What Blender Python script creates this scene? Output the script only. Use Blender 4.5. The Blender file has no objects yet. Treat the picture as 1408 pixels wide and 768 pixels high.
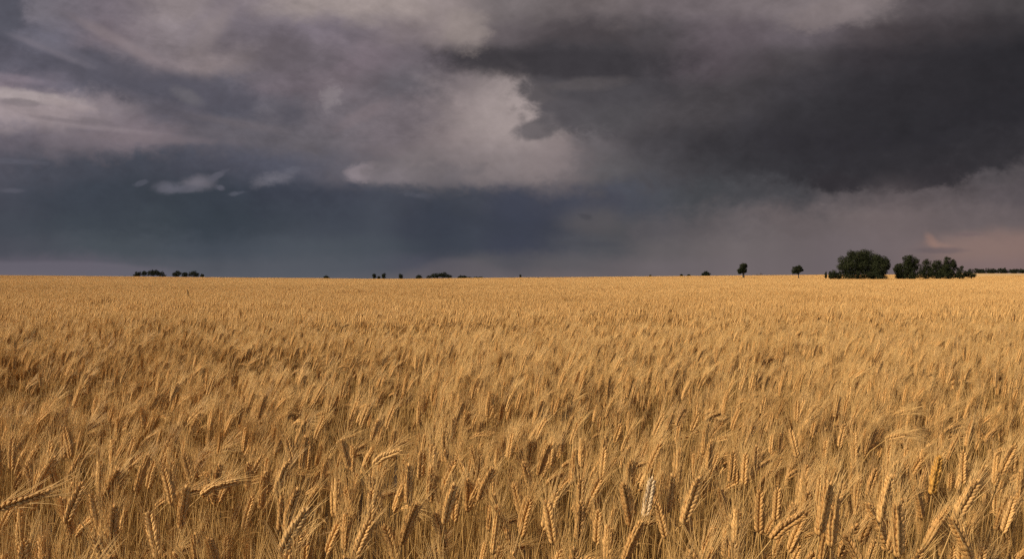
import bpy, math, random
import numpy as np
from mathutils import Vector

R = math.radians
scene = bpy.context.scene
COL = scene.collection

# ------------------------------------------------------------------ camera
EYE = 1.38                      # camera height; the ears stand at about 0.9 m
FPX = 1105.0                    # focal length in photograph pixels (1408 wide)
cam_data = bpy.data.cameras.new("camera")
cam_data.sensor_width = 36.0
cam_data.lens = 36.0 * FPX / 1408.0
cam_data.clip_start = 0.05
cam_data.clip_end = 20000.0
cam = bpy.data.objects.new("camera", cam_data)
COL.objects.link(cam)
cam.location = (0, 0, EYE)
cam.rotation_euler = (R(90), 0, 0)
scene.camera = cam

# ------------------------------------------------------------------ view
EXPOSURE = 1.5
scene.view_settings.view_transform = 'Standard'
scene.view_settings.look = 'None'
scene.view_settings.exposure = EXPOSURE
scene.view_settings.gamma = 1.0
scene.view_settings.use_curve_mapping = False
cy = scene.cycles
cy.max_bounces = 6
cy.diffuse_bounces = 3
cy.glossy_bounces = 2
cy.transmission_bounces = 4
cy.transparent_max_bounces = 4
cy.sample_clamp_indirect = 3.0
cy.sample_clamp_direct = 6.0
cy.use_denoising = False

# ------------------------------------------------------------------ sun
SUN_EL, SUN_AZ = R(40), R(246)          # azimuth clockwise from +Y: behind the camera, to its left
sd = Vector((math.sin(SUN_AZ) * math.cos(SUN_EL), math.cos(SUN_AZ) * math.cos(SUN_EL), math.sin(SUN_EL)))
sun_data = bpy.data.lights.new("sun", 'SUN')
sun_data.energy = 2.0
sun_data.angle = R(7)
sun_data.color = (1.0, 0.86, 0.67)
sun = bpy.data.objects.new("sun", sun_data)
COL.objects.link(sun)
sun.rotation_euler = sd.to_track_quat('Z', 'Y').to_euler()
sun.location = sd * 50

# ------------------------------------------------------------------ sky
def lin(c):
    return tuple(((v / 255) / 12.92 if v / 255 <= 0.04045 else ((v / 255 + 0.055) / 1.055) ** 2.4) for v in c)

class NB:
    """small expression builder for shader nodes"""
    def __init__(self, tree):
        self.t = tree
    def new(self, typ, **kw):
        n = self.t.nodes.new(typ)
        for k, v in kw.items():
            setattr(n, k, v)
        return n
    def put(self, sock, v):
        if hasattr(v, 'is_output'):
            self.t.links.new(v, sock)
        elif v is not None:
            sock.default_value = v
    def m(self, op, a, b=None, c=None, clamp=False):
        n = self.new('ShaderNodeMath', operation=op, use_clamp=clamp)
        for i, v in enumerate((a, b, c)):
            if v is not None:
                self.put(n.inputs[i], v)
        return n.outputs[0]
    def vec(self, x, y, z=0.0):
        n = self.new('ShaderNodeCombineXYZ')
        for i, v in enumerate((x, y, z)):
            self.put(n.inputs[i], v)
        return n.outputs[0]
    def grey(self, v):
        n = self.new('ShaderNodeCombineColor')
        for i in range(3):
            self.put(n.inputs[i], v)
        return n.outputs[0]
    def vm(self, op, a, b=None):
        n = self.new('ShaderNodeVectorMath', operation=op)
        self.put(n.inputs[0], a)
        if b is not None:
            self.put(n.inputs[1], b)
        return n.outputs['Value'] if op in ('LENGTH', 'DOT_PRODUCT', 'DISTANCE') else n.outputs[0]
    def smooth(self, x, lo, hi, a=0.0, b=1.0):
        n = self.new('ShaderNodeMapRange', interpolation_type='SMOOTHSTEP')
        for k, v in (('Value', x), ('From Min', lo), ('From Max', hi), ('To Min', a), ('To Max', b)):
            self.put(n.inputs[k], v)
        return n.outputs[0]
    def noise(self, vec, scale, detail=5, rough=0.55, w=0.0, distortion=0.0, color=False):
        n = self.new('ShaderNodeTexNoise', noise_dimensions='4D')
        self.put(n.inputs['Vector'], vec)
        n.inputs['W'].default_value = w
        n.inputs['Scale'].default_value = scale
        n.inputs['Detail'].default_value = detail
        n.inputs['Roughness'].default_value = rough
        n.inputs['Distortion'].default_value = distortion
        return n.outputs['Color'] if color else n.outputs['Fac']
    def mix(self, f, a, b, mode='MIX'):
        n = self.new('ShaderNodeMix', data_type='RGBA', blend_type=mode)
        n.clamp_factor = True
        self.put(n.inputs[0], f)
        self.put(n.inputs[6], a if hasattr(a, 'is_output') else (*a, 1.0))
        self.put(n.inputs[7], b if hasattr(b, 'is_output') else (*b, 1.0))
        return n.outputs[2]
    def ramp(self, x, stops, interp='EASE'):
        n = self.new('ShaderNodeValToRGB')
        n.color_ramp.interpolation = interp
        e = n.color_ramp.elements
        while len(e) < len(stops):
            e.new(0.5)
        for i, (p, c) in enumerate(stops):
            e[i].position = p
            e[i].color = (*c, 1.0)
        self.put(n.inputs[0], x)
        return n.outputs[0]

SKY_STRENGTH = 0.05
GAIN = 1.0 / (SKY_STRENGTH * 2 ** EXPOSURE)

world = bpy.data.worlds.new("World")
scene.world = world
world.use_nodes = True
world.cycles.sampling_method = 'MANUAL'
world.cycles.sample_map_resolution = 512
wt = world.node_tree
wt.nodes.clear()
b = NB(wt)
tc = b.new('ShaderNodeTexCoord').outputs['Generated']
sep = b.new('ShaderNodeSeparateXYZ')
wt.links.new(tc, sep.inputs[0])
dx, dy, dz = sep.outputs
dyc = b.m('MAXIMUM', dy, 0.12)
# the front of the storm on a plane one unit north of the viewer, in units of 1/1105
U = b.m('MULTIPLY_ADD', b.m('DIVIDE', dx, dyc), 1105.0, 704.0)
V = b.m('MULTIPLY_ADD', b.m('DIVIDE', dz, dyc), -1105.0, 384.0)
P = b.vec(U, V)
def scaled(sx, sy, shear=0.0):
    return b.vec(b.m('MULTIPLY', U, sx), b.m('MULTIPLY', b.m('MULTIPLY_ADD', U, shear, V), sy))
big = b.noise(scaled(.0045, .0075), 1, 5, .55, 1.3)
big2 = b.noise(scaled(.0045, .0075), 1, 5, .55, 7.7)
det = b.noise(scaled(.015, .022), 1, 7, .62, 3.1, distortion=.35)
det2 = b.noise(scaled(.022, .030), 1, 7, .62, 9.4, distortion=.25)
fine = b.noise(scaled(.05, .075), 1, 7, .62, 5.2, distortion=.3)
tiny = b.noise(scaled(.11, .16), 1, 5, .65, 1.7, distortion=.3)
streakL = b.noise(scaled(.008, .022, -.2), 1, 6, .6, 2.2, distortion=.3)      # bands that sink to the right
streakR = b.noise(scaled(.006, .016, .30), 1, 6, .58, 4.4, distortion=.3)      # bands that climb to the right
rain = b.noise(scaled(.009, .0018, .12), 1, 3, .5, 6.1)
def off(n, k): return b.m('MULTIPLY', b.m('SUBTRACT', n, .5), k)
horiz_fade = b.smooth(V, 384, 300, .15, 1)
WU = b.m('ADD', U, b.m('MULTIPLY', b.m('ADD', off(big, 130), b.m('ADD', off(det, 75), off(fine, 26))), horiz_fade))
WV = b.m('ADD', V, b.m('MULTIPLY', b.m('ADD', off(big2, 75), b.m('ADD', off(det2, 48), off(fine, 18))), horiz_fade))

ROWS = [   # (height, [(x, colour) ...])
 (-120, [(0, (92, 88, 97)), (350, (120, 110, 113)), (700, (125, 116, 116)), (1050, (95, 88, 90)), (1408, (78, 73, 76))]),
 (5, [(0, (84, 82, 92)), (40, (110, 105, 113)), (130, (120, 111, 119)), (250, (138, 127, 129)), (330, (126, 116, 122)), (420, (150, 138, 136)), (560, (158, 145, 142)), (620, (142, 130, 129)), (700, (112, 104, 105)), (800, (112, 103, 104)), (950, (108, 99, 102)), (1080, (122, 112, 114)), (1160, (128, 118, 119)), (1270, (88, 81, 84)), (1408, (70, 66, 68))]),
 (45, [(0, (86, 85, 96)), (50, (104, 101, 112)), (140, (122, 111, 118)), (250, (130, 120, 124)), (350, (110, 102, 109)), (450, (116, 107, 115)), (560, (124, 113, 116)), (650, (138, 126, 124)), (700, (100, 92, 95)), (780, (78, 72, 75)), (900, (76, 71, 74)), (1000, (96, 87, 92)), (1100, (98, 90, 95)), (1200, (78, 71, 74)), (1300, (62, 57, 60)), (1408, (52, 49, 52))]),
 (85, [(0, (97, 94, 105)), (60, (88, 86, 97)), (130, (92, 89, 99)), (220, (124, 114, 119)), (300, (138, 126, 128)), (400, (104, 97, 103)), (500, (116, 105, 112)), (600, (104, 96, 102)), (680, (82, 77, 80)), (780, (64, 61, 65)), (900, (66, 62, 66)), (990, (86, 78, 83)), (1080, (76, 71, 74)), (1200, (58, 54, 58)), (1300, (48, 46, 50)), (1408, (42, 41, 45))]),
 (122, [(0, (134, 122, 131)), (60, (106, 100, 110)), (130, (86, 84, 94)), (220, (84, 83, 93)), (320, (92, 89, 98)), (400, (110, 101, 108)), (480, (114, 104, 110)), (560, (98, 93, 99)), (640, (122, 112, 114)), (700, (136, 125, 124)), (780, (78, 74, 78)), (900, (68, 65, 69)), (1000, (74, 70, 73)), (1100, (62, 59, 63)), (1200, (50, 48, 52)), (1408, (40, 39, 43))]),
 (155, [(0, (152, 139, 142)), (70, (150, 137, 139)), (140, (128, 118, 123)), (220, (98, 94, 103)), (320, (86, 85, 95)), (400, (96, 92, 99)), (480, (108, 101, 107)), (560, (116, 107, 112)), (650, (136, 124, 124)), (720, (148, 135, 133)), (790, (86, 82, 86)), (900, (78, 74, 77)), (1000, (74, 70, 73)), (1100, (60, 58, 62)), (1200, (47, 46, 50)), (1408, (39, 38, 43))]),
 (195, [(0, (104, 98, 107)), (80, (112, 104, 111)), (180, (120, 109, 115)), (260, (100, 95, 102)), (350, (98, 94, 101)), (450, (104, 99, 105)), (550, (116, 107, 112)), (650, (134, 122, 122)), (740, (132, 120, 120)), (800, (104, 98, 101)), (880, (74, 71, 75)), (1000, (62, 60, 64)), (1120, (52, 50, 55)), (1250, (45, 44, 49)), (1408, (54, 52, 56))]),
 (232, [(0, (79, 79, 89)), (80, (73, 75, 85)), (180, (67, 70, 80)), (300, (75, 76, 87)), (400, (82, 83, 95)), (500, (94, 91, 99)), (580, (106, 100, 104)), (655, (124, 114, 115)), (760, (110, 102, 104)), (830, (92, 89, 92)), (900, (76, 74, 78)), (1020, (64, 63, 67)), (1150, (52, 51, 56)), (1270, (54, 52, 56)), (1340, (82, 77, 80)), (1408, (86, 80, 82))]),
 (268, [(0, (71, 73, 83)), (120, (62, 67, 77)), (260, (58, 64, 72)), (400, (61, 65, 76)), (520, (65, 68, 79)), (620, (67, 70, 79)), (695, (67, 69, 80)), (835, (74, 75, 85)), (860, (76, 78, 87)), (960, (72, 73, 77)), (1080, (78, 77, 81)), (1180, (92, 85, 87)), (1300, (92, 84, 86)), (1408, (88, 81, 84))]),
 (305, [(0, (70, 74, 83)), (120, (64, 70, 78)), (300, (60, 67, 74)), (450, (64, 69, 79)), (560, (62, 66, 77)), (655, (61, 65, 75)), (725, (63, 66, 77)), (845, (83, 82, 86)), (880, (88, 85, 89)), (1000, (94, 88, 90)), (1100, (104, 95, 96)), (1230, (110, 99, 99)), (1320, (104, 94, 95)), (1408, (102, 92, 93))]),
 (340, [(0, (76, 78, 87)), (150, (72, 78, 85)), (320, (74, 80, 89)), (480, (70, 76, 84)), (620, (65, 70, 80)), (695, (65, 68, 80)), (835, (84, 84, 89)), (900, (98, 93, 95)), (1020, (108, 100, 101)), (1150, (110, 100, 102)), (1260, (114, 102, 103)), (1330, (128, 110, 107)), (1408, (128, 108, 105))]),
 (366, [(0, (93, 89, 99)), (100, (93, 89, 99)), (200, (84, 86, 94)), (330, (84, 87, 95)), (480, (80, 84, 92)), (580, (79, 80, 91)), (655, (89, 87, 91)), (780, (93, 90, 94)), (900, (106, 99, 102)), (1050, (110, 101, 103)), (1200, (108, 98, 101)), (1300, (124, 106, 105)), (1408, (128, 107, 105))]),
 (384, [(0, (108, 102, 110)), (200, (90, 92, 102)), (450, (87, 89, 97)), (620, (100, 94, 98)), (845, (106, 98, 101)), (1000, (112, 102, 104)), (1200, (112, 100, 102)), (1408, (130, 108, 105))]),
]
UN = b.m('DIVIDE', WU, 1408.0, clamp=True)
colr = None
for i, (v, stops) in enumerate(ROWS):
    r_ = b.ramp(UN, [(min(max(x / 1408, 0), 1), lin(c)) for x, c in stops])
    colr = r_ if colr is None else b.mix(b.smooth(WV, ROWS[i - 1][0], v), colr, r_)

# soft banding and rain curtains
left_m = b.smooth(U, 720, 480)
top_m = b.smooth(V, 260, 150)
low_m = b.smooth(V, 230, 300)
tex = b.m('ADD', 1.0, b.m('MULTIPLY', off(streakL, 1.0), b.m('MULTIPLY', left_m, top_m)))
tex = b.m('ADD', tex, b.m('MULTIPLY', off(streakR, .7), b.m('MULTIPLY', b.m('SUBTRACT', 1.0, left_m), top_m)))
tex = b.m('ADD', tex, b.m('MULTIPLY', off(rain, .42), low_m))
tex = b.m('ADD', tex, b.m('MULTIPLY', off(det, .55), b.smooth(V, 350, 200, .15, 1)))
tex = b.m('ADD', tex, b.m('MULTIPLY', off(fine, .10), b.smooth(V, 330, 180, .2, 1)))
colr = b.mix(1.0, colr, b.grey(tex), 'MULTIPLY')

DET, DET2, FINE, TINY = (b.m('SUBTRACT', n_, .5) for n_ in (det, det2, fine, tiny))
bn1 = b.noise(scaled(.024, .030), 1, 0, .5, 12.3, distortion=.2)
bn2 = b.noise(scaled(.055, .070), 1, 0, .5, 13.1)
bn3 = b.noise(scaled(.12, .15), 1, 1, .5, 14.9)
def ab(n_, k_): return b.m('MULTIPLY', b.m('ABSOLUTE', b.m('SUBTRACT', n_, .5)), k_)
BIL = b.m('SUBTRACT', .5, b.m('ADD', ab(bn1, 2.2), b.m('ADD', ab(bn2, 1.4), ab(bn3, .8))))   # rounded cauliflower edges
def cloud(cx, cyy, rx, ry, c, rot=0.0, op=1.0, edge=.35, rag=.8, rag_f=.35, base=None, seed=0, puff=0.0):
    """one cloud mass: soft ellipse torn by the noise; base = flat underside height"""
    global colr
    a = R(rot)
    ux = b.m('SUBTRACT', U, cx)
    vy = b.m('SUBTRACT', V, cyy)
    p = b.m('ADD', b.m('MULTIPLY', ux, math.cos(a) / rx), b.m('MULTIPLY', vy, math.sin(a) / rx))
    q = b.m('ADD', b.m('MULTIPLY', ux, -math.sin(a) / ry), b.m('MULTIPLY', vy, math.cos(a) / ry))
    d = b.vm('LENGTH', b.vec(p, q))
    d = b.m('MULTIPLY_ADD', DET if seed % 2 == 0 else DET2, rag * 2.6, d)
    d = b.m('MULTIPLY_ADD', FINE, rag_f * 2.6, d)
    if puff:
        d = b.m('MULTIPLY_ADD', BIL, puff, d)
    if rx < 70:
        d = b.m('MULTIPLY_ADD', TINY, rag_f * 1.8, d)
    mk = b.smooth(d, 1 + edge, 1 - edge)
    if base is not None:
        mk = b.m('MULTIPLY', mk, b.smooth(b.m('MULTIPLY_ADD', FINE, 14.0, V), base + 5, base - 4))
    mk = b.m('MULTIPLY', mk, op)
    colr = b.mix(mk, colr, lin(c))

# bright gap behind the dark shelf and the shelf's torn left edge
cloud(700, 165, 58, 60, (163, 150, 148), op=.7, edge=.7, rag=.5, rag_f=.1)
cloud(640, 225, 120, 30, (128, 118, 119), rot=-4, op=.6, edge=.6, rag=.6)
cloud(752, 222, 36, 24, (138, 126, 126), op=.55, edge=.5)
cloud(806, 122, 98, 60, (76, 73, 77), rot=8, op=.85, edge=.24, rag=.25, rag_f=.07, seed=1, puff=.32)
cloud(775, 158, 40, 22, (86, 82, 86), op=.8, edge=.25, rag=.2, rag_f=.07, seed=1, puff=.32)
cloud(738, 178, 32, 14, (94, 89, 92), rot=-8, op=.85, edge=.3, rag=.15, rag_f=.08, seed=1, puff=.3)
cloud(765, 88, 150, 24, (60, 57, 61), rot=3, op=.9, edge=.45, rag=.6, rag_f=.2)
cloud(800, 116, 55, 9, (96, 90, 91), rot=-4, op=.5, edge=.5, rag=.6)
cloud(838, 165, 50, 20, (84, 81, 84), rot=-12, op=.6, edge=.5)
cloud(640, 40, 30, 24, (148, 136, 132), rot=30, op=.55, edge=.5, rag=.8, rag_f=.5)
# great dark mass on the right
cloud(1280, 165, 300, 84, (48, 46, 50), rot=-9, op=.55, edge=.5, rag=.4, rag_f=.08)
cloud(1235, 232, 130, 30, (50, 48, 52), rot=-4, op=.8, edge=.4, rag=.5, rag_f=.25, base=267, puff=.5)
cloud(1150, 252, 32, 12, (52, 49, 53), rot=4, op=.85, edge=.45, rag=.4, rag_f=.4, base=266, puff=.5)
cloud(1290, 242, 60, 15, (52, 49, 53), rot=-14, op=.85, edge=.3, rag=.4, rag_f=.4)
cloud(1365, 212, 60, 22, (50, 48, 52), rot=-12, op=.8, edge=.4, rag=.5, rag_f=.3)
cloud(1150, 16, 62, 22, (134, 122, 122), rot=-12, op=.6, edge=.5, rag=.8, rag_f=.5)
# lit streaks on the left and the dark band above them
cloud(210, 112, 190, 22, (86, 84, 94), rot=12, op=.75, edge=.5, rag=.7, rag_f=.2)
cloud(35, 132, 80, 8, (172, 159, 158), rot=7, op=.75, edge=.5, rag=.7, rag_f=.5)
cloud(95, 144, 45, 5, (160, 146, 147), rot=12, op=.6, edge=.5, rag=.7, rag_f=.6)
cloud(28, 141, 26, 5, (128, 118, 121), rot=6, op=.8, edge=.4, rag=.5, rag_f=.5)
cloud(60, 158, 80, 10, (150, 137, 139), rot=5, op=.5, edge=.6, rag=.9, rag_f=.5)
cloud(130, 168, 30, 6, (116, 107, 112), rot=10, op=.6, edge=.5, rag=.6, rag_f=.5)
cloud(60, 62, 75, 9, (112, 108, 118), rot=22, op=.5, edge=.6, rag=.7)
cloud(8, 20, 24, 30, (84, 84, 94), op=.8, edge=.3, rag=.4, rag_f=.3)
cloud(258, 132, 22, 9, (110, 106, 110), rot=25, op=.5, edge=.5, rag=.6)
cloud(455, 133, 12, 17, (142, 133, 136), rot=15, op=.5, edge=.6, rag=.8, rag_f=1.2)
cloud(500, 158, 40, 9, (128, 115, 119), rot=-25, op=.4, edge=.5, rag=.8, rag_f=.5)
cloud(395, 75, 38, 32, (102, 94, 100), op=.7, edge=.4, rag=.6, rag_f=.3)
# pale scraps in front of the blue rain
cloud(272, 252, 18, 9.5, (122, 117, 126), rot=-4, op=.85, edge=.75, rag=.15, rag_f=.3, puff=.55)
cloud(231, 258, 15, 7, (106, 105, 116), op=.8, edge=.8, rag=.15, rag_f=.3, puff=.55)
cloud(252, 260, 22, 5, (102, 101, 112), rot=-4, op=.75, edge=.6, rag=.2, rag_f=.3, puff=.5)
cloud(299, 241, 12, 4, (100, 99, 110), rot=-30, op=0.72, edge=.6, rag=.6, rag_f=0.61, puff=.9)
cloud(303, 258, 6, 3.5, (98, 97, 108), op=0.84, edge=.6, rag=.5, rag_f=0.54, puff=.9)
cloud(326, 266, 11, 3, (96, 97, 108), rot=-8, op=0.72, edge=.6, rag=.5, rag_f=0.61, puff=.9)
cloud(193, 252, 9, 3, (86, 88, 99), rot=-15, op=0.72, edge=.6, rag=.5, rag_f=0.61, puff=.9)
cloud(376, 246, 24, 8, (110, 108, 117), rot=-10, op=.75, edge=.85, rag=.25, rag_f=.7, puff=.7)
cloud(402, 233, 13, 4.5, (98, 98, 109), rot=-5, op=0.72, edge=.6, rag=.6, rag_f=0.68, puff=.9)
cloud(494, 238, 23, 13, (134, 124, 129), rot=-6, op=.95, edge=.35, rag=.15, rag_f=.25, base=254, puff=.6)
cloud(536, 241, 42, 14, (126, 117, 121), rot=2, op=.85, edge=.4, rag=.2, rag_f=.25, base=256, puff=.6)
cloud(600, 240, 70, 17, (114, 107, 110), rot=2, op=0.72, edge=.6, rag=.5, rag_f=0.20, base=258, puff=.9)
cloud(575, 268, 18, 4, (84, 85, 95), rot=6, op=0.72, edge=.6, rag=.6, rag_f=0.61, puff=.9)
cloud(20, 222, 40, 4, (92, 92, 103), rot=3, op=0.60, edge=.6, rag=.6, rag_f=0.34, puff=.9)
cloud(15, 262, 26, 4, (92, 92, 103), rot=2, op=0.66, edge=.6, rag=.6, rag_f=0.34, puff=.9)
# shafts of rain
cloud(430, 352, 90, 34, (88, 92, 100), op=.25, edge=.8, rag=.3, rag_f=.1)
cloud(520, 320, 26, 60, (78, 83, 92), rot=8, op=.4, edge=.9, rag=.3, rag_f=.1)
cloud(610, 312, 34, 52, (58, 63, 75), rot=5, op=.5, edge=.9, rag=.3, rag_f=.1)
cloud(705, 318, 34, 50, (60, 64, 78), rot=-4, op=.5, edge=.8, rag=.3, rag_f=.1)
cloud(300, 300, 60, 46, (56, 63, 74), rot=12, op=.45, edge=.9, rag=.4, rag_f=.1)
cloud(120, 285, 100, 26, (60, 66, 75), rot=2, op=.4, edge=.9, rag=.5, rag_f=.2)
cloud(1240, 300, 40, 34, (112, 100, 101), rot=70, op=.35, edge=.9, rag=.3, rag_f=.1)
# thin streaks in the upper left
for cx_, cy_, rx_, ry_, c_, ro_ in ((70, 70, 50, 4, (118, 112, 121), 22), (140, 176, 60, 4, (142, 130, 134), 6), (90, 166, 45, 3, (120, 110, 115), 8), (20, 108, 40, 5, (138, 126, 136), 8),
                                    (170, 60, 70, 7, (140, 127, 130), 28), (290, 40, 40, 14, (142, 130, 131), -50), (250, 148, 70, 5, (96, 92, 101), 16), (330, 170, 60, 6, (108, 101, 106), 10), (200, 190, 90, 6, (124, 113, 118), 3)):
    cloud(cx_, cy_, rx_, ry_, c_, rot=ro_, op=.55, edge=.7, rag=.7, rag_f=.3)
# low clouds over the horizon
cloud(60, 379, 190, 20, (104, 100, 110), op=.7, edge=.18, rag=.12, rag_f=.1)
cloud(628, 380, 62, 24, (98, 93, 99), op=.55, edge=.25, rag=.15, rag_f=.1)
cloud(812, 303, 40, 17, (92, 88, 90), op=.55, edge=.6, rag=.6, rag_f=.3)
cloud(812, 335, 36, 4, (74, 75, 82), rot=2, op=.6, edge=.7, rag=.5, rag_f=.4)
cloud(805, 298, 9, 3.5, (72, 71, 76), rot=15, op=.6, edge=.6, rag=.4, rag_f=.6)
cloud(740, 285, 60, 22, (64, 68, 83), op=.3, edge=.6, rag=.5, rag_f=.2)
cloud(1385, 336, 105, 20, (138, 113, 105), rot=-4, op=.55, edge=.6, rag=.3, rag_f=.2)
cloud(1281, 330, 11, 4.5, (166, 128, 112), rot=50, op=.36, edge=.95, rag=.2, rag_f=.5, puff=.8)
cloud(1295, 337, 15, 4, (156, 125, 114), rot=10, op=.4, edge=.95, rag=.2, rag_f=.5, puff=.8)
cloud(1290, 344, 34, 4, (98, 88, 93), op=.5, edge=.6, rag=.5, rag_f=.4)
cloud(1330, 322, 20, 2.5, (112, 96, 98), op=.5, edge=.6, rag=.6, rag_f=.4)

calm = b.smooth(V, 350, 230, .1, 1)
shade_ = b.m('MULTIPLY_ADD', calm, b.m('MULTIPLY_ADD', DET2, .30, b.m('MULTIPLY_ADD', FINE, .18, b.m('MULTIPLY', BIL, .14))), 1.0)
colr = b.mix(1.0, colr, b.grey(shade_), 'MULTIPLY')
storm = b.mix(1.0, colr, (GAIN, GAIN, GAIN), 'MULTIPLY')
# clear evening air behind the viewer, broken grey overcast overhead
nish = b.new('ShaderNodeTexSky', sky_type='NISHITA')
nish.sun_disc = False
nish.sun_elevation = SUN_EL
nish.sun_rotation = SUN_AZ
nish.air_density = 1.0
nish.dust_density = 2.0
over = b.mix(b.noise(tc, 3.0, 5, .55, 8.0), tuple(v * GAIN for v in lin((88, 83, 87))), tuple(v * GAIN for v in lin((160, 148, 144))))
rear = b.mix(b.smooth(b.m('ADD', dz, off(b.noise(tc, 2.5, 4, .5, 2.0), .3)), .55, .8), nish.outputs[0], over)
front = b.mix(b.smooth(dz, .38, .62), storm, over)
skyc = b.mix(b.smooth(dy, .05, .4), rear, front)
bg = b.new('ShaderNodeBackground')
bg.inputs['Strength'].default_value = SKY_STRENGTH
wt.links.new(skyc, bg.inputs['Color'])
wo = b.new('ShaderNodeOutputWorld')
wt.links.new(bg.outputs[0], wo.inputs['Surface'])

# ------------------------------------------------------------------ helpers
rng = np.random.default_rng(11)
random.seed(5)

def mesh_from(name, V_, F_, mats=(), midx=None, smooth=False):
    me = bpy.data.meshes.new(name)
    V_ = np.asarray(V_, dtype=np.float32)
    if isinstance(F_, np.ndarray):
        n, k = F_.shape
        me.vertices.add(len(V_)); me.vertices.foreach_set('co', V_.ravel())
        me.loops.add(n * k); me.loops.foreach_set('vertex_index', F_.astype(np.int32).ravel())
        me.polygons.add(n)
        me.polygons.foreach_set('loop_start', np.arange(0, n * k, k, dtype=np.int32))
    else:
        me.from_pydata(V_.tolist(), [], F_)
    for m_ in mats:
        me.materials.append(m_)
    if midx is not None:
        me.polygons.foreach_set('material_index', np.asarray(midx, dtype=np.int32))
    if smooth:
        me.polygons.foreach_set('use_smooth', np.ones(len(me.polygons), dtype=bool))
    me.update(calc_edges=True)
    return me

def link(name, me, parent=None):
    o = bpy.data.objects.new(name, me)
    COL.objects.link(o)
    o.parent = parent
    return o

def tag(o, label=None, cat=None, group=None, kind=None):
    for k, v in (('label', label), ('category', cat), ('group', group), ('kind', kind)):
        if v:
            o[k] = v
    return o

def vnoise(x, y, scale, seed=0):
    """smooth value noise in 0..1"""
    x = np.asarray(x, float) * scale; y = np.asarray(y, float) * scale
    xi = np.floor(x).astype(np.int64); yi = np.floor(y).astype(np.int64)
    fx = x - xi; fy = y - yi
    fx = fx * fx * (3 - 2 * fx); fy = fy * fy * (3 - 2 * fy)
    def h(i, j):
        n = (i * 374761393 + j * 668265263 + seed * 974711) & 0x7fffffff
        n = ((n ^ (n >> 13)) * 1274126177) & 0x7fffffff
        return ((n ^ (n >> 16)) & 0xffff) / 65535.0
    return (h(xi, yi) * (1 - fx) + h(xi + 1, yi) * fx) * (1 - fy) + (h(xi, yi + 1) * (1 - fx) + h(xi + 1, yi + 1) * fx) * fy

def sstep(x, a, c):
    t = np.clip((np.asarray(x, float) - a) / (c - a), 0, 1)
    return t * t * (3 - 2 * t)

HX = [-900, -255, -182, -153, -103, -74, -52, -30, 4, 56, 123, 160, 190, 215, 236, 260, 400, 900]
HZ = [3.5, 2.05, 1.35, 1.05, .65, .27, .27, .62, .9, 1.35, 2.0, 2.3, 2.5, 1.8, 1.2, 1.9, 2.6, 3.0]
def ground_z(x, y):
    x = np.asarray(x, float); y = np.asarray(y, float)
    t = np.clip((y - 40) / 360, 0, 1)
    crest = np.interp(x, HX, HZ)
    z = t ** 3 * (crest + .45)
    z = z - 6.0 * sstep(y, 400, 1000) * (1 - .0 * x)
    z = z + 10.2 * sstep(y, 560, 900) * sstep(x, 360, 480)
    z = z + .10 * (vnoise(x, y, .03, 4) - .5) * sstep(y, 15, 60)
    return z

def at(px, Y):
    return (px - 704.0) / FPX * Y
def zpix(py, Y):
    return EYE + (384.0 - py) / FPX * Y

# ------------------------------------------------------------------ materials
def new_mat(name):
    m_ = bpy.data.materials.new(name)
    m_.use_nodes = True
    m_.node_tree.nodes.clear()
    return m_, NB(m_.node_tree)

def straw_mat(name, ca, cb, rough=.6, trans=.25, grain=None):
    """dry plant: colour varies from stalk to stalk and slowly across the field"""
    m_, k = new_mat(name)
    info = k.new('ShaderNodeObjectInfo')
    pos = k.new('ShaderNodeNewGeometry').outputs['Position']
    att = k.new('ShaderNodeAttribute', attribute_name='tint', attribute_type='GEOMETRY')
    rnd = k.m('FRACT', k.m('ADD', info.outputs['Random'], att.outputs['Fac']))
    patch = k.noise(pos, .55, 3, .6, 1.0)
    wide = k.noise(pos, .06, 3, .6, 3.0)
    f = k.m('ADD', k.m('MULTIPLY', rnd, .62), k.m('ADD', off2(k, patch, .75), off2(k, wide, 1.0)))
    f = k.m('ADD', f, .2, clamp=True)
    c = k.mix(f, ca, cb)
    if grain:
        g = k.noise(k.vm('MULTIPLY', pos, (1, 1, .35)), grain, 3, .6, 2.0)
        gv = k.smooth(g, .3, .7, .72, 1.18)
        c = k.mix(1.0, c, k.grey(gv), 'MULTIPLY')
    pr = k.new('ShaderNodeBsdfPrincipled')
    k.put(pr.inputs['Base Color'], c)
    pr.inputs['Roughness'].default_value = rough
    pr.inputs['Specular IOR Level'].default_value = .3
    tr = k.new('ShaderNodeBsdfTranslucent')
    k.put(tr.inputs['Color'], c)
    mx = k.new('ShaderNodeMixShader')
    mx.inputs[0].default_value = trans
    k.t.links.new(pr.outputs[0], mx.inputs[1]); k.t.links.new(tr.outputs[0], mx.inputs[2])
    out = k.new('ShaderNodeOutputMaterial')
    k.t.links.new(mx.outputs[0], out.inputs[0])
    return m_
def off2(k, n, a): return k.m('MULTIPLY', k.m('SUBTRACT', n, .5), a)

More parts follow.
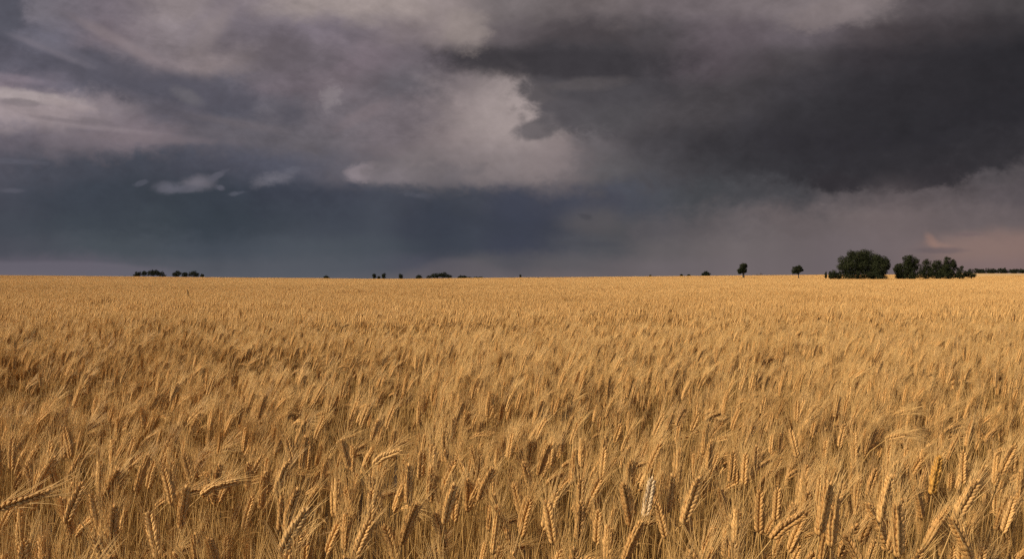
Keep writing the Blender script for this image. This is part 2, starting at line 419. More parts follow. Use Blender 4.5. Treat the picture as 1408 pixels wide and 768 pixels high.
M_STEM = straw_mat('dry_straw', (.27, .145, .042), (.60, .37, .125), .5, .08)
M_EAR = straw_mat('ripe_ear', (.45, .232, .066), (.72, .428, .15), .6, .12, grain=260)
M_AWN = straw_mat('awn_bristle', (.49, .278, .088), (.76, .492, .19), .45, .22)
M_LEAF = straw_mat('withered_leaf', (.29, .15, .045), (.56, .34, .12), .6, .3)
M_LIGHT = straw_mat('light_ear', (.50, .29, .10), (.68, .42, .16), .6, .12, grain=260)
M_PALE = straw_mat('bleached_ear', (.66, .47, .25), (.74, .54, .30), .6, .12, grain=260)
M_GOLD = straw_mat('orange_gold_ear', (.58, .29, .055), (.68, .37, .08), .6, .12, grain=260)
M_GREENISH = straw_mat('pale_greenish_ear', (.50, .27, .085), (.60, .35, .12), .6, .2, grain=260)
MATS = [M_STEM, M_EAR, M_AWN, M_LEAF]

def soil_mat():
    m_, k = new_mat('stubble_soil')
    pos = k.new('ShaderNodeNewGeometry').outputs['Position']
    n1 = k.noise(pos, 9, 6, .65, 1.0)
    n2 = k.noise(pos, .05, 4, .6, 2.0)
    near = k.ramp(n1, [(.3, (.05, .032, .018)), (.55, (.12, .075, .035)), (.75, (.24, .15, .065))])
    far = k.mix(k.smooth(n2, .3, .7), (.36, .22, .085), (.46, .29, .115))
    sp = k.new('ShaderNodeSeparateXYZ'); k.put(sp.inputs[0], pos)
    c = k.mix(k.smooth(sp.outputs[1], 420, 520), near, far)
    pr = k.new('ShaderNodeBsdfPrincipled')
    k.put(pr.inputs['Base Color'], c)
    pr.inputs['Roughness'].default_value = .9
    bp = k.new('ShaderNodeBump'); bp.inputs['Strength'].default_value = .6
    k.put(bp.inputs['Height'], n1)
    k.t.links.new(bp.outputs[0], pr.inputs['Normal'])
    out = k.new('ShaderNodeOutputMaterial'); k.t.links.new(pr.outputs[0], out.inputs[0])
    return m_

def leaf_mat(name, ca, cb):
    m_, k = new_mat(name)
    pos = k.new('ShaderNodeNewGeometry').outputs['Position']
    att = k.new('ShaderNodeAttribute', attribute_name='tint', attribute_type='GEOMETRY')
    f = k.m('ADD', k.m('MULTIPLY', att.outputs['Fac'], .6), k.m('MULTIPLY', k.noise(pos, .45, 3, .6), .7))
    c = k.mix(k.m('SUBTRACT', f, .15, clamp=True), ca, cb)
    pr = k.new('ShaderNodeBsdfPrincipled')
    k.put(pr.inputs['Base Color'], c)
    pr.inputs['Roughness'].default_value = .85
    pr.inputs['Specular IOR Level'].default_value = .08
    out = k.new('ShaderNodeOutputMaterial'); k.t.links.new(pr.outputs[0], out.inputs[0])
    return m_
def bark_mat():
    m_, k = new_mat('bark')
    pos = k.new('ShaderNodeNewGeometry').outputs['Position']
    n = k.noise(k.vm('MULTIPLY', pos, (6, 6, 1.2)), 1, 5, .6)
    pr = k.new('ShaderNodeBsdfPrincipled')
    k.put(pr.inputs['Base Color'], k.mix(n, (.022, .016, .011), (.07, .05, .034)))
    pr.inputs['Roughness'].default_value = .9
    out = k.new('ShaderNodeOutputMaterial'); k.t.links.new(pr.outputs[0], out.inputs[0])
    return m_
M_SOIL = soil_mat()
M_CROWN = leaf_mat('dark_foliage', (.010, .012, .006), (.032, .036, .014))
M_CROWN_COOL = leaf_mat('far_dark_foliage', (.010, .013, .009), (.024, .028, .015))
M_BARK = bark_mat()

# ------------------------------------------------------------------ ground
gx = np.unique(np.concatenate([np.linspace(-20, 20, 21), np.linspace(-300, 300, 61), np.linspace(-1200, 1200, 61), np.array([-9000, -6000, -4000, -2500, -1800, 1800, 2500, 4000, 6000, 9000])]))
gy = np.unique(np.concatenate([np.linspace(-20, 60, 21), np.linspace(60, 460, 61), np.linspace(460, 1300, 43), np.array([-2000, -800, -200, -60, 1600, 2200, 3500, 6000, 9000])]))
GX, GY = np.meshgrid(gx, gy)
GZ = ground_z(GX, GY)
nx, ny = len(gx), len(gy)
ii = np.arange(nx * ny).reshape(ny, nx)
quads = np.stack([ii[:-1, :-1], ii[:-1, 1:], ii[1:, 1:], ii[1:, :-1]], -1).reshape(-1, 4)
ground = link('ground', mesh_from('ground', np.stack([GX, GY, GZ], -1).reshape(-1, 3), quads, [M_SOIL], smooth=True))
tag(ground, 'dry brown soil under the ripe wheat crop', 'ground', kind='structure')

# ------------------------------------------------------------------ wheat
def path(rg, H, lean, nod, start=.62, n=15, extra=.1):
    """stem and ear axis bending in the x-z plane; returns points, headings; the last part (length extra) carries the ear"""
    L = H + extra
    s = np.linspace(0, 1, n)
    th = lean * s ** .8 + nod * np.clip((s - start) / (1 - start), 0, 1) ** 1.6
    ds = L / (n - 1)
    x = np.concatenate([[0], np.cumsum(np.sin((th[1:] + th[:-1]) / 2) * ds)])
    z = np.concatenate([[0], np.cumsum(np.cos((th[1:] + th[:-1]) / 2) * ds)])
    return s * L, x, z, th, L

class Geo:
    def __init__(self):
        self.V = []; self.F = []; self.M = []; self.n = 0
    def add(self, v, f, m_):
        v = np.asarray(v, float)
        self.V.append(v)
        self.F += [tuple(i + self.n for i in q) for q in f]
        self.M += [m_] * len(f)
        self.n += len(v)
    def verts(self):
        return np.concatenate(self.V) if self.V else np.zeros((0, 3))

def tube(g, pts, rad, seg, m_, phase=0.0):
    pts = np.asarray(pts, float); n = len(pts)
    tg = np.gradient(pts, axis=0); tg /= np.linalg.norm(tg, axis=1)[:, None] + 1e-9
    ref = np.array([0, 1, 0]) if abs(tg[0][1]) < .9 else np.array([1, 0, 0])
    a_ = np.cross(tg, ref); a_ /= np.linalg.norm(a_, axis=1)[:, None] + 1e-9
    c_ = np.cross(tg, a_)
    ang = phase + np.arange(seg) * 2 * np.pi / seg
    V_ = (pts[:, None, :] + np.asarray(rad)[:, None, None] * (np.cos(ang)[None, :, None] * a_[:, None, :] + np.sin(ang)[None, :, None] * c_[:, None, :])).reshape(-1, 3)
    F_ = [(i * seg + j, i * seg + (j + 1) % seg, (i + 1) * seg + (j + 1) % seg, (i + 1) * seg + j) for i in range(n - 1) for j in range(seg)]
    g.add(V_, F_, m_)

def ribbon(g, pts, wid, side, m_):
    pts = np.asarray(pts, float)
    V_ = np.stack([pts - side * wid[:, None] / 2, pts + side * wid[:, None] / 2], 1).reshape(-1, 3)
    F_ = [(2 * i, 2 * i + 1, 2 * i + 3, 2 * i + 2) for i in range(len(pts) - 1)]
    g.add(V_, F_, m_)

FL_T = np.array([0, .18, .45, .75, 1.0]); FL_R = np.array([.35, .85, 1.0, .62, .06])
def floret(g, base, d, length, rad, flat, m_, seg=6):
    d = d / np.linalg.norm(d)
    a_ = np.cross(d, [0.3, 1, 0.2]); a_ /= np.linalg.norm(a_)
    c_ = np.cross(d, a_)
    ang = np.arange(seg) * 2 * np.pi / seg
    ring = np.cos(ang)[:, None] * a_ + np.sin(ang)[:, None] * c_
    V_ = (base + d * length * FL_T[:, None, None] + rad * FL_R[:, None, None] * ring[None]).reshape(-1, 3)
    n = len(FL_T)
    F_ = [(i * seg + j, i * seg + (j + 1) % seg, (i + 1) * seg + (j + 1) % seg, (i + 1) * seg + j) for i in range(n - 1) for j in range(seg)]
    g.add(V_, F_, m_)

def stalk(seed, lean, nod, H=.80, ear=.088, lod=0, roll=None, awn_scale=1.0, start=.62, leaves=None, fat=1.0, awn_n=.5):
    """one wheat plant as separate Geo parts: stem, ear, awns, leaf"""
    rg = np.random.default_rng(seed)
    s, x, z, th, L = path(rg, H, lean, nod, start, extra=ear)
    wob = np.cumsum(rg.normal(0, .0035, len(s)))
    P_ = np.stack([x, wob * (s / L), z], -1)
    def atS(q):
        return np.array([np.interp(q, s, P_[:, i]) for i in range(3)]), np.interp(q, s, th)
    parts = {k: Geo() for k in ('stem', 'ear', 'awns', 'leaf')}
    ns = {0: 12, 1: 6, 2: 3}[lod]
    q = np.linspace(0, H + ear * .15, ns)
    pts = np.array([atS(v)[0] for v in q])
    tube(parts['stem'], pts, np.linspace(.0021, .0013, ns), {0: 5, 1: 3, 2: 3}[lod], 0)
    if lod == 0:                                       # the nodes of the straw
        for hh in (.28, .52):
            p0, t0 = atS(H * hh)
            tube(parts['stem'], [p0 - [0, 0, .004], p0, p0 + [0, 0, .004]], np.array([.0021, .003, .002]), 5, 0)
    phi = rg.uniform(0, np.pi) if roll is None else roll
    def frame(v):
        p0, t0 = atS(v)
        t_ = np.array([math.sin(t0), 0, math.cos(t0)]); n_ = np.array([math.cos(t0), 0, -math.sin(t0)]); b_ = np.array([0, 1.0, 0])
        return p0, t_, math.cos(phi) * n_ + math.sin(phi) * b_, -math.sin(phi) * n_ + math.cos(phi) * b_
    if lod == 0:
        nodes = int(ear / .0047)
        for i in range(nodes):
            f_ = i / (nodes - 1)
            p0, t_, sd_, s2 = frame(H + ear * (.02 + .90 * f_))
            sg = 1 if i % 2 else -1
            size = 1.1 * (.72 + .5 * math.sin(math.pi * min(1, f_ * .8 + .2))) * fat * rg.uniform(.9, 1.1)
            if i == nodes - 1: sg = 0
            for kk in (-1, 0, 1):
                d = t_ * math.cos(.40) + sd_ * sg * (.40 if kk else .5) + s2 * kk * .20 + rg.normal(0, .04, 3)
                base = p0 + sd_ * sg * (.0016 if kk else .0026) * fat + s2 * kk * .0021 * fat
                floret(parts['ear'], base, d, .0130 * size, .0030 * size, 1, 1)
                if rg.random() < awn_n:
                    tip = base + d / np.linalg.norm(d) * .0125 * size
                    al = rg.uniform(.040, .068) * awn_scale * (.75 + .35 * (1 - abs(f_ - .45)))
                    ad = t_ + sd_ * sg * rg.uniform(.05, .25) + s2 * kk * rg.uniform(.02, .18)
                    ad /= np.linalg.norm(ad)
                    cv = (sd_ * sg + s2 * kk * .6) * rg.uniform(-.004, .010) + np.array([0, 0, -.004])
                    u = np.linspace(0, 1, 4)[:, None]
                    tube(parts['awns'], tip + ad * al * u + cv * u ** 2, np.array([.00062, .00056, .00046, .0002]), 3, 2)
    elif lod == 1:
        ring = 7; seg = 5
        q = np.linspace(0, 1, ring); V_ = []
        for i, f_ in enumerate(q):
            p0, t_, sd_, s2 = frame(H + ear * 1.02 * f_)
            r0 = .0080 * fat * (math.sin(math.pi * min(1, .12 + .84 * f_)) ** .6) * rg.uniform(.85, 1.15)
            sh = sd_ * (.0022 if i % 2 else -.0022)
            for j in range(seg):
                a_ = j * 2 * np.pi / seg + i * .4
                V_.append(p0 + sh + r0 * (math.cos(a_) * sd_ + .75 * math.sin(a_) * s2))
        parts['ear'].add(V_, [(i * seg + j, i * seg + (j + 1) % seg, (i + 1) * seg + (j + 1) % seg, (i + 1) * seg + j) for i in range(ring - 1) for j in range(seg)], 1)
        for i in range(22):
            f_ = rg.uniform(.1, 1)
            p0, t_, sd_, s2 = frame(H + ear * f_)
            d = t_ + sd_ * rg.uniform(-.38, .38) + s2 * rg.uniform(-.3, .3)
            d /= np.linalg.norm(d)
            w_ = np.cross(d, rg.normal(0, 1, 3)); w_ /= np.linalg.norm(w_)
            al = rg.uniform(.05, .08) * awn_scale
            parts['awns'].add([p0 - w_ * .0007, p0 + w_ * .0007, p0 + d * al], [(0, 1, 2)], 2)
    else:
        ring = 4; seg = 3
        V_ = []
        for i, f_ in enumerate(np.linspace(0, 1, ring)):
            p0, t_, sd_, s2 = frame(H + ear * 1.05 * f_)
            r0 = .0105 * fat * (.35, 1, .9, .15)[i]
            for j in range(seg):
                a_ = j * 2 * np.pi / seg + i * .5
                V_.append(p0 + r0 * (math.cos(a_) * sd_ + math.sin(a_) * s2))
        parts['ear'].add(V_, [(i * seg + j, i * seg + (j + 1) % seg, (i + 1) * seg + (j + 1) % seg, (i + 1) * seg + j) for i in range(ring - 1) for j in range(seg)], 1)
        for i in range(7):
            p0, t_, sd_, s2 = frame(H + ear * rg.uniform(.3, 1))
            d = t_ + sd_ * rg.uniform(-.38, .38) + s2 * rg.uniform(-.3, .3)
            d /= np.linalg.norm(d)
            w_ = np.cross(d, rg.normal(0, 1, 3)); w_ /= np.linalg.norm(w_)
            parts['awns'].add([p0 - w_ * .0016, p0 + w_ * .0016, p0 + d * .075], [(0, 1, 2)], 2)
    nl = (int(rg.random() < .45) if lod == 0 else (int(rg.random() < .7) if lod == 1 else int(rg.random() < .35))) if leaves is None else leaves
    for i in range(nl):
        p0, t0 = atS(H * rg.uniform(.45, .88))
        az = rg.uniform(0, 2 * np.pi)
        d = np.array([math.cos(az), math.sin(az), 0]); sd0 = np.array([-math.sin(az), math.cos(az), 0])
        ll = rg.uniform(.10, .24); up = rg.uniform(.2, 1.3); m0 = {0: 9, 1: 5, 2: 3}[lod]
        u = np.linspace(0, 1, m0)
        ang = up - u * rg.uniform(1.0, 3.2)
        hx = np.concatenate([[0], np.cumsum(np.cos(ang[1:]))]) * ll / (m0 - 1)
        hz = np.concatenate([[0], np.cumsum(np.sin(ang[1:]))]) * ll / (m0 - 1)
        pts = p0 + hx[:, None] * d + hz[:, None] * np.array([0, 0, 1])
        tw = rg.uniform(-3, 3) * u
        side = np.cos(tw)[:, None] * sd0 + np.sin(tw)[:, None] * np.array([0, 0, 1])
        wid = rg.uniform(.0035, .0075) * np.clip(np.minimum(u * 6 + .5, (1 - u) * 1.8 + .08), 0, 1)
        ribbon(parts['leaf'], pts, wid, side, 3)
    return parts

def whole(parts):
    V_ = []; F_ = []; M_ = []; n = 0
    for g in parts.values():
        if not g.n: continue
        V_.append(g.verts()); F_ += [tuple(i + n for i in q) for q in g.F]; M_ += g.M; n += g.n
    return np.concatenate(V_), F_, M_

def variant_params(rg):
    r_ = rg.random()
    lean = R(rg.normal(5, 6))
    if r_ < .80: nod = R(rg.uniform(2, 26))
    elif r_ < .965: nod = R(rg.uniform(25, 62))
    else: nod = R(rg.uniform(62, 118))
    return lean, nod

# sources that the field object scatters (they live only in its own library)
LIB = bpy.data.collections.new('wheat_library')
def lib_add(idx, me):
    o = bpy.data.objects.new('wheat_source_%03d' % idx, me)
    LIB.objects.link(o)
counts = {}
idx = 0
vr = np.random.default_rng(77)
N0 = 26
for i in range(N0):
    ln, nd = variant_params(vr)
    V_, F_, M_ = whole(stalk(1000 + i, ln, nd, H=vr.uniform(.76, .84), ear=vr.uniform(.074, .098), lod=0, fat=.92, awn_scale=1.2, awn_n=.74))
    lib_add(idx, mesh_from('wheat_source_near', V_, F_, MATS, M_, smooth=True)); idx += 1
N1 = 22; S1 = idx
for i in range(N1):
    ln, nd = variant_params(vr)
    V_, F_, M_ = whole(stalk(2000 + i, ln, nd, H=vr.uniform(.76, .84), ear=vr.uniform(.08, .10), lod=1))
    lib_add(idx, mesh_from('wheat_source_mid', V_, F_, MATS, M_, smooth=True)); idx += 1
T2 = []
for i in range(14):
    ln, nd = variant_params(vr)
    V_, F_, M_ = whole(stalk(3000 + i, ln, nd, H=vr.uniform(.76, .84), ear=vr.uniform(.08, .10), lod=2))
    T2.append((V_, F_, np.array(M_)))
def patch_mesh(seed, size, count, fat=1.0):
    rg = np.random.default_rng(seed)
    Vs = []; Fs = []; Ms = []; Ts = []; n = 0
    for i in range(count):
        v, f, m_ = T2[rg.integers(len(T2))]
        a_ = rg.normal(0, .5); c_, s_ = math.cos(a_), math.sin(a_)
        px, py = rg.uniform(-size / 2, size / 2, 2)
        h = rg.normal(1, .045) * (.97 + .07 * vnoise(px, py, 1.3, seed))
        w = v * np.array([fat, fat, 1])
        w = np.stack([w[:, 0] * c_ - w[:, 1] * s_ + px, w[:, 0] * s_ + w[:, 1] * c_ + py, w[:, 2] * h], -1)
        Vs.append(w); Fs += [tuple(j + n for j in q) for q in f]; Ms.append(m_)
        Ts.append(np.full(len(v), rg.random())); n += len(v)
    me = mesh_from('wheat_source_patch', np.concatenate(Vs), Fs, MATS, np.concatenate(Ms))
    at_ = me.attributes.new('tint', 'FLOAT', 'POINT')
    at_.data.foreach_set('value', np.concatenate(Ts).astype(np.float32))
    return me
S2 = idx; N2 = 8
for i in range(N2):
    lib_add(idx, patch_mesh(400 + i, 1.05, 210)); idx += 1
S3 = idx; N3 = 6
for i in range(N3):
    lib_add(idx, patch_mesh(500 + i, 3.6, 1100, 1.7)); idx += 1

S4 = idx; N4 = 10
for i in range(N4):
    p_ = stalk(6000 + i, R(vr.normal(3, 4)), R(vr.uniform(-5, 25)), H=vr.uniform(.60, .80), ear=.06, lod=0, leaves=int(i % 4 == 0))
    p_ = {k: p_[k] for k in ('stem', 'leaf')}
    V_, F_, M_ = whole(p_)
    lib_add(idx, mesh_from('wheat_source_straw', V_, F_, MATS, M_, smooth=True)); idx += 1

pts_all, rot_all, scl_all, vid_all = [], [], [], []
def emit(x, y, base, nvar, rz_sd=.55, h_sd=.05, lean_sd=.06, flip=False, xy=1.0):
    n = len(x)
    z = ground_z(x, y)
    wave = .90 + .16 * vnoise(x, y, .55, 1) + .07 * vnoise(x, y, 1.7, 2) - .03
    dip = sstep(vnoise(x * .8, y, .8, 9), .70, .92)          # hollows where the crop has sunk
    tram = np.exp(-((y - 60 - .10 * x) / .8) ** 2) * sstep(x, 22, 2) + .8 * np.exp(-((y - 104 - .16 * x) / 1.8) ** 2) + .7 * np.exp(-((y - 38 + .05 * x) / .5) ** 2) * sstep(x, -2, 6)
    h = wave * (1 - .16 * dip) * (1 - .16 * tram) * rng.normal(1, h_sd, n)
    h = np.where((rng.random(n) < .16) & (y > 3.5), h * rng.uniform(.72, .95, n), h)
    pts_all.append(np.stack([x, y, z], -1))
    wind = .35 * (vnoise(x, y, .35, 6) - .5)
    rot_all.append(np.stack([rng.normal(0, lean_sd, n), rng.normal(.02, lean_sd, n) + wind * .35, rng.normal(0, rz_sd, n)], -1))
    fl = np.where(rng.random(n) < .5, -1.0, 1.0) if flip else np.ones(n)
    scl_all.append(np.stack([np.full(n, xy), fl * xy, h], -1) if xy != 1.0 or flip else np.stack([np.ones(n), np.ones(n), h], -1))
    vid_all.append(base + rng.integers(0, nvar, n))

def wedge(y0, y1, dens_or_step, margin, grid=False, k=.72):
    if grid:
        st = dens_or_step
        ys = np.arange(y0, y1, st); out = []
        for y in ys:
            w = k * y + margin
            xs = np.arange(-w, w, st)
            out.append(np.stack([xs + rng.uniform(-.25, .25, len(xs)) * st, np.full(len(xs), y) + rng.uniform(-.25, .25, len(xs)) * st], -1))
        p = np.concatenate(out)
        return p[:, 0], p[:, 1]
    w = k * max(abs(y0), y1) + margin
    n = int((y1 - y0) * 2 * w * dens_or_step)
    x = rng.uniform(-w, w, n); y = rng.uniform(y0, y1, n)
    ok = np.abs(x) < k * np.maximum(y, 0) + margin
    return x[ok], y[ok]

# ---- the nearest stalks, each an object of its own
IND_LABELS = {
 'upright': ('upright ripe wheat stalk, one of the straight-eared ones at the front of the crop', 'upright wheat stalks at the front of the crop'),
 'right': ('ripe wheat stalk with its ear tilted to the right at the front of the crop', 'right-tilted wheat stalks at the front of the crop'),
 'left': ('ripe wheat stalk with its ear tilted to the left at the front of the crop', 'left-tilted wheat stalks at the front of the crop'),
 'bent': ('ripe wheat stalk with its ear drooping over at the front of the crop', 'drooping wheat stalks at the front of the crop'),
}
def geo_mesh(name, g, mat):
    return mesh_from(name, g.verts(), g.F, [mat], smooth=True)
def part_meshes(parts, ear_mat=M_EAR, awn_mat=M_AWN):
    return (geo_mesh('stem', parts['stem'], M_STEM), geo_mesh('ear', parts['ear'], ear_mat), geo_mesh('awns', parts['awns'], awn_mat),
            geo_mesh('leaf', parts['leaf'], M_LEAF) if parts['leaf'].n else None)
def make_stalk(meshes, loc, rz, hs, label, group=None):
    root = bpy.data.objects.new('wheat_stalk', None)
    COL.objects.link(root)
    root.empty_display_size = .1
    root.location = loc; root.rotation_euler = (0, 0, rz); root.scale = (1, 1, hs)
    tag(root, label, 'wheat stalk', group)
    st = link('stem', meshes[0], root)
    e = link('ear', meshes[1], root)
    link('awns', meshes[2], e)
    if meshes[3]: link('leaf', meshes[3], root)
    return root
def copy_stalk(src, loc, rz, hs, label, group):
    r_ = src.copy(); COL.objects.link(r_)
    r_.location = loc; r_.rotation_euler = (0, 0, rz); r_.scale = (1, 1, hs)
    r_['label'] = label; r_['group'] = group
    for ch in src.children:
        c = ch.copy(); COL.objects.link(c); c.parent = r_
        for gch in ch.children:
            d = gch.copy(); COL.objects.link(d); d.parent = c
    return r_

GAPS = [(.24, 1.86, .08), (-.50, 2.15, .17), (.86, 2.45, .18), (-.98, 2.3, .13), (.25, 1.75, .10), (1.02, 1.95, .11), (-.22, 1.62, .10), (.55, 1.55, .09), (-.75, 1.7, .10), (1.7, 2.9, .2), (-1.5, 2.9, .2), (.3, 3.1, .22), (-.6, 3.3, .2), (1.2, 1.65, .08), (0, 2.2, .12), (.5, 2.05, .1), (-1.15, 1.8, .1), (-.9, 4.4, .3), (1.2, 4.2, .3), (2.3, 3.8, .25), (-2.3, 4.0, .3)]
def gap(x, y):
    g_ = 0.0
    for a_, c_, r_ in GAPS:
        r_ = r_ * 1.2
        g_ = np.maximum(g_, np.exp(-(((x - a_) / r_) ** 2 + ((y - c_) / (r_ * 1.7)) ** 2)))
    return g_
taken = []; shown = []
def in_front(x, y, w=.034):
    """nothing tall grows just in front of the stalks that stand out"""
    k_ = np.zeros(np.shape(x), bool)
    for a_, c_ in shown:
        k_ |= (y < c_ + .01) & (y > c_ - .5) & (np.abs(x - a_ * y / c_) < w)
    return k_
# stalks one can pick out in the photograph: (x, y of the ear's middle, length, tilt in degrees, curl, material, label)
SPECIAL = [
 (891, 682, 57, 7, 5, M_PALE, 'bleached whitish wheat stalk standing upright, the palest ear at the front of the crop'),
 (103, 690, 62, 14, 10, M_EAR, 'pale wheat stalk with a slim ear beside the arched one at the left edge'),
 (38, 684, 82, 40, 40, M_GREENISH, 'long wheat stalk arched over towards the right at the left edge'),
 (151, 728, 66, 3, 2, M_EAR, 'plump upright wheat stalk, right one of the pair low at the left edge'),
 (136, 742, 64, 2, 3, M_EAR, 'plump upright wheat stalk, left one of the pair low at the left edge'),
 (404, 728, 74, 24, 12, M_LIGHT, 'pale wheat stalk leaning right with a broad ear, front one of two crossing ears'),
 (400, 700, 62, 12, 6, M_EAR, 'brown wheat stalk just behind the pale leaning ear, rear one of two crossing ears'),
 (300, 668, 56, 10, 75, M_EAR, 'wheat stalk whose hooked ear hangs over to the right above the gap on the left'),
 (532, 625, 46, 8, 70, M_EAR, 'wheat stalk with a hooked ear nodding right, left of the middle of the crop'),
 (950, 688, 70, 14, 8, M_EAR, 'tall wheat stalk tilted right, next on the right of the whitish ear'),
 (862, 693, 62, -6, -6, M_EAR, 'wheat stalk tilted slightly left, next on the left of the whitish ear'),
 (868, 740, 62, 18, 10, M_EAR, 'low wheat stalk with a plump ear leaning right under the whitish ear'),
 (757, 718, 64, -7, -4, M_EAR, 'wheat stalk with a thick ear tilted left at the bottom middle of the crop'),
 (1284, 652, 56, 6, 6, M_GOLD, 'orange gold wheat stalk standing upright, the most orange ear at the right'),
 (1126, 694, 76, 7, 4, M_EAR, 'tall slim upright wheat stalk beside the dark gap on the right'),
 (1154, 722, 74, 5, 2, M_EAR, 'stout upright wheat stalk on the right of the tall slim one by the dark gap'),
 (1084, 722, 64, 26, 36, M_EAR, 'wheat stalk bent to the right with its bristles pointing sideways by the dark gap'),
 (1222, 688, 70, 9, 4, M_EAR, 'broad wheat stalk below and left of the orange gold ear'),
 (1234, 728, 76, -4, 4, M_EAR, 'biggest wheat stalk with a fat knobbly ear at the bottom right of the crop'),
 (1288, 722, 64, 22, 14, M_EAR, 'long wheat stalk leaning far to the right at the bottom right of the crop'),
 (1330, 690, 70, 22, 12, M_EAR, 'wheat stalk with dense bristles leaning right near the right edge'),
 (540, 745, 60, -14, -8, M_EAR, 'thick wheat stalk tilted left at the bottom, between the pale leaning ear and the middle'),
 (618, 690, 60, 10, 6, M_EAR, 'wheat stalk with a long golden ear rising left of the middle'),
]
for k_, (px, py, lp, tilt, curl, em, lab) in enumerate(SPECIAL):
    ear_len = .098
    Y = ear_len * FPX / lp
    if Y < 1.25: Y = 1.25; ear_len = lp * Y / FPX
    ear_len = min(ear_len, .108)
    zc = zpix(py, Y)
    ln, nd = R(tilt * .6), R(tilt * .4 + curl)
    hh = zc - ear_len * .5 * math.cos(ln + nd * .7)
    # solve the straw length so that the middle of the ear stands at zc
    Hs = max(.35, hh)
    for _ in range(12):
        s, x, z, th, L = path(None, Hs, ln, nd, .62, extra=ear_len)
        zm = np.interp(Hs + ear_len / 2, s, z)
        Hs += (zc - zm)
    xm = np.interp(Hs + ear_len / 2, s, x)
    pr_ = stalk(9000 + k_, ln, nd, H=Hs, ear=ear_len, lod=0, roll=.35 + .25 * (k_ % 4 - 1.5), leaves=1, fat=.72 if lp > 80 else 1.08)
    X = at(px, Y) - xm
    make_stalk(part_meshes(pr_, em, M_AWN), (X, Y, 0), 0, 1, lab, 'single stalks that stand out at the front')
    taken.append((X, Y)); shown.append((at(px, Y), Y))

protos = []
pv = np.random.default_rng(31)
for kind, cnt in (('upright', 8), ('right', 8), ('left', 5), ('bent', 5)):
    for i in range(cnt):
        ln, nd = {'upright': (R(pv.uniform(-3, 5)), R(pv.uniform(-3, 7))), 'right': (R(pv.uniform(4, 10)), R(pv.uniform(10, 28))),
                  'left': (R(pv.uniform(-9, -4)), R(pv.uniform(-26, -12))), 'bent': (R(pv.uniform(3, 9)), R(pv.uniform(70, 115)))}[kind]
        protos.append((kind, part_meshes(stalk(5000 + len(protos), ln, nd, H=pv.uniform(.78, .84), ear=pv.uniform(.084, .106), lod=0, fat=1.02, awn_scale=1.15, awn_n=.62))))
NIND = 272
cand = []
for q in range(4200):
    Y = rng.uniform(1.18, 3.2)
    X = rng.uniform(-1, 1) * (Y * .637 + .02)
    cand.append((Y + rng.uniform(0, .25), X, Y))
cand.sort()
placed = []
made = {}
weights = {'upright': .50, 'right': .29, 'left': .15, 'bent': .06}
for _, X, Y in cand:
    if len(placed) >= NIND: break
    if any((X - a_) ** 2 + (Y - c_) ** 2 < .072 ** 2 for a_, c_ in placed) or any((X - a_) ** 2 + (Y - c_) ** 2 < .06 ** 2 for a_, c_ in taken): continue
    if gap(X, Y) > rng.uniform(.3, .8) or bool(in_front(np.float64(X), np.float64(Y))): continue
    kind = rng.choice(list(weights), p=list(weights.values()))
    opts = [i for i, p in enumerate(protos) if p[0] == kind]
    i = int(rng.choice(opts))
    wave = .93 + .10 * float(vnoise(X, Y, .55, 1))
    hs = wave * rng.uniform(.97, 1.07)
    rz = rng.normal(0, .35)
    lab, grp = IND_LABELS[kind]
    if i in made:
        copy_stalk(made[i], (X, Y, 0), rz, hs, lab, grp)
    else:
        made[i] = make_stalk(protos[i][1], (X, Y, 0), rz, hs, lab, grp)
    placed.append((X, Y))
front_edge = max(p[1] for p in placed)

# ---- the rest of the crop
def thin(x, y, lo=.5, hi=.68, keep=.22, sc=1.9, gapk=.95):
    n_ = .6 * vnoise(x, y, sc, 21) + .4 * vnoise(x, y, sc * 2.3, 22)
    ok = rng.random(len(x)) < (1 - (1 - keep) * sstep(n_, lo, hi)) * (1 - gapk * gap(x, y))
    ok &= ~in_front(x, y, .03)
    return x[ok], y[ok]
x, y = wedge(-2.5, 1.15, 230, 1.9); emit(x, y, 0, N0)
scl_all[-1][:, 2] *= .90
x, y = thin(*wedge(1.15, front_edge, 75, 1.2)); emit(x, y, 0, N0)
scl_all[-1][:, 2] *= np.where(np.abs(x) < .66 * y + .05, .90, 1.0)      # between the single stalks the crop is a little lower
x, y = thin(*wedge(front_edge, 31, 330, 1.8), .52, .72, .25, 1.3)
xs, ys = thin(*wedge(1.0, 5, 270, 1.2), .55, .75, .5, 1.3, .7)
emit(xs, ys, S4, N4, rz_sd=1.2, h_sd=.10)
near = y + rng.normal(0, 1.5, len(y)) < 9.5
emit(x[near], y[near], 0, N0, rz_sd=.45); emit(x[~near], y[~near], S1, N1)
x, y = wedge(29, 96, .82, 4, grid=True); emit(x, y, S2, N2, rz_sd=.25, h_sd=.03, lean_sd=.02, flip=True)
x, y = wedge(96, 440, 2.8, 12, grid=True); emit(x, y, S3, N3, rz_sd=.2, h_sd=.02, lean_sd=.008, flip=True)
pts = np.concatenate(pts_all); rots = np.concatenate(rot_all); scls = np.concatenate(scl_all); vids = np.concatenate(vid_all)
print('wheat instances', len(pts))
fm = bpy.data.meshes.new('wheat_field')
fm.vertices.add(len(pts)); fm.vertices.foreach_set('co', pts.astype(np.float32).ravel())
for nm, arr in (('rot', rots), ('scl', scls)):
    a_ = fm.attributes.new(nm, 'FLOAT_VECTOR', 'POINT'); a_.data.foreach_set('vector', arr.astype(np.float32).ravel())
a_ = fm.attributes.new('vid', 'INT', 'POINT'); a_.data.foreach_set('value', vids.astype(np.int32))
fm.update()
field = link('wheat_field', fm)
tag(field, 'ripe golden bearded wheat crop reaching to the horizon', 'wheat field', kind='stuff')
ng = bpy.data.node_groups.new('scatter_wheat', 'GeometryNodeTree')
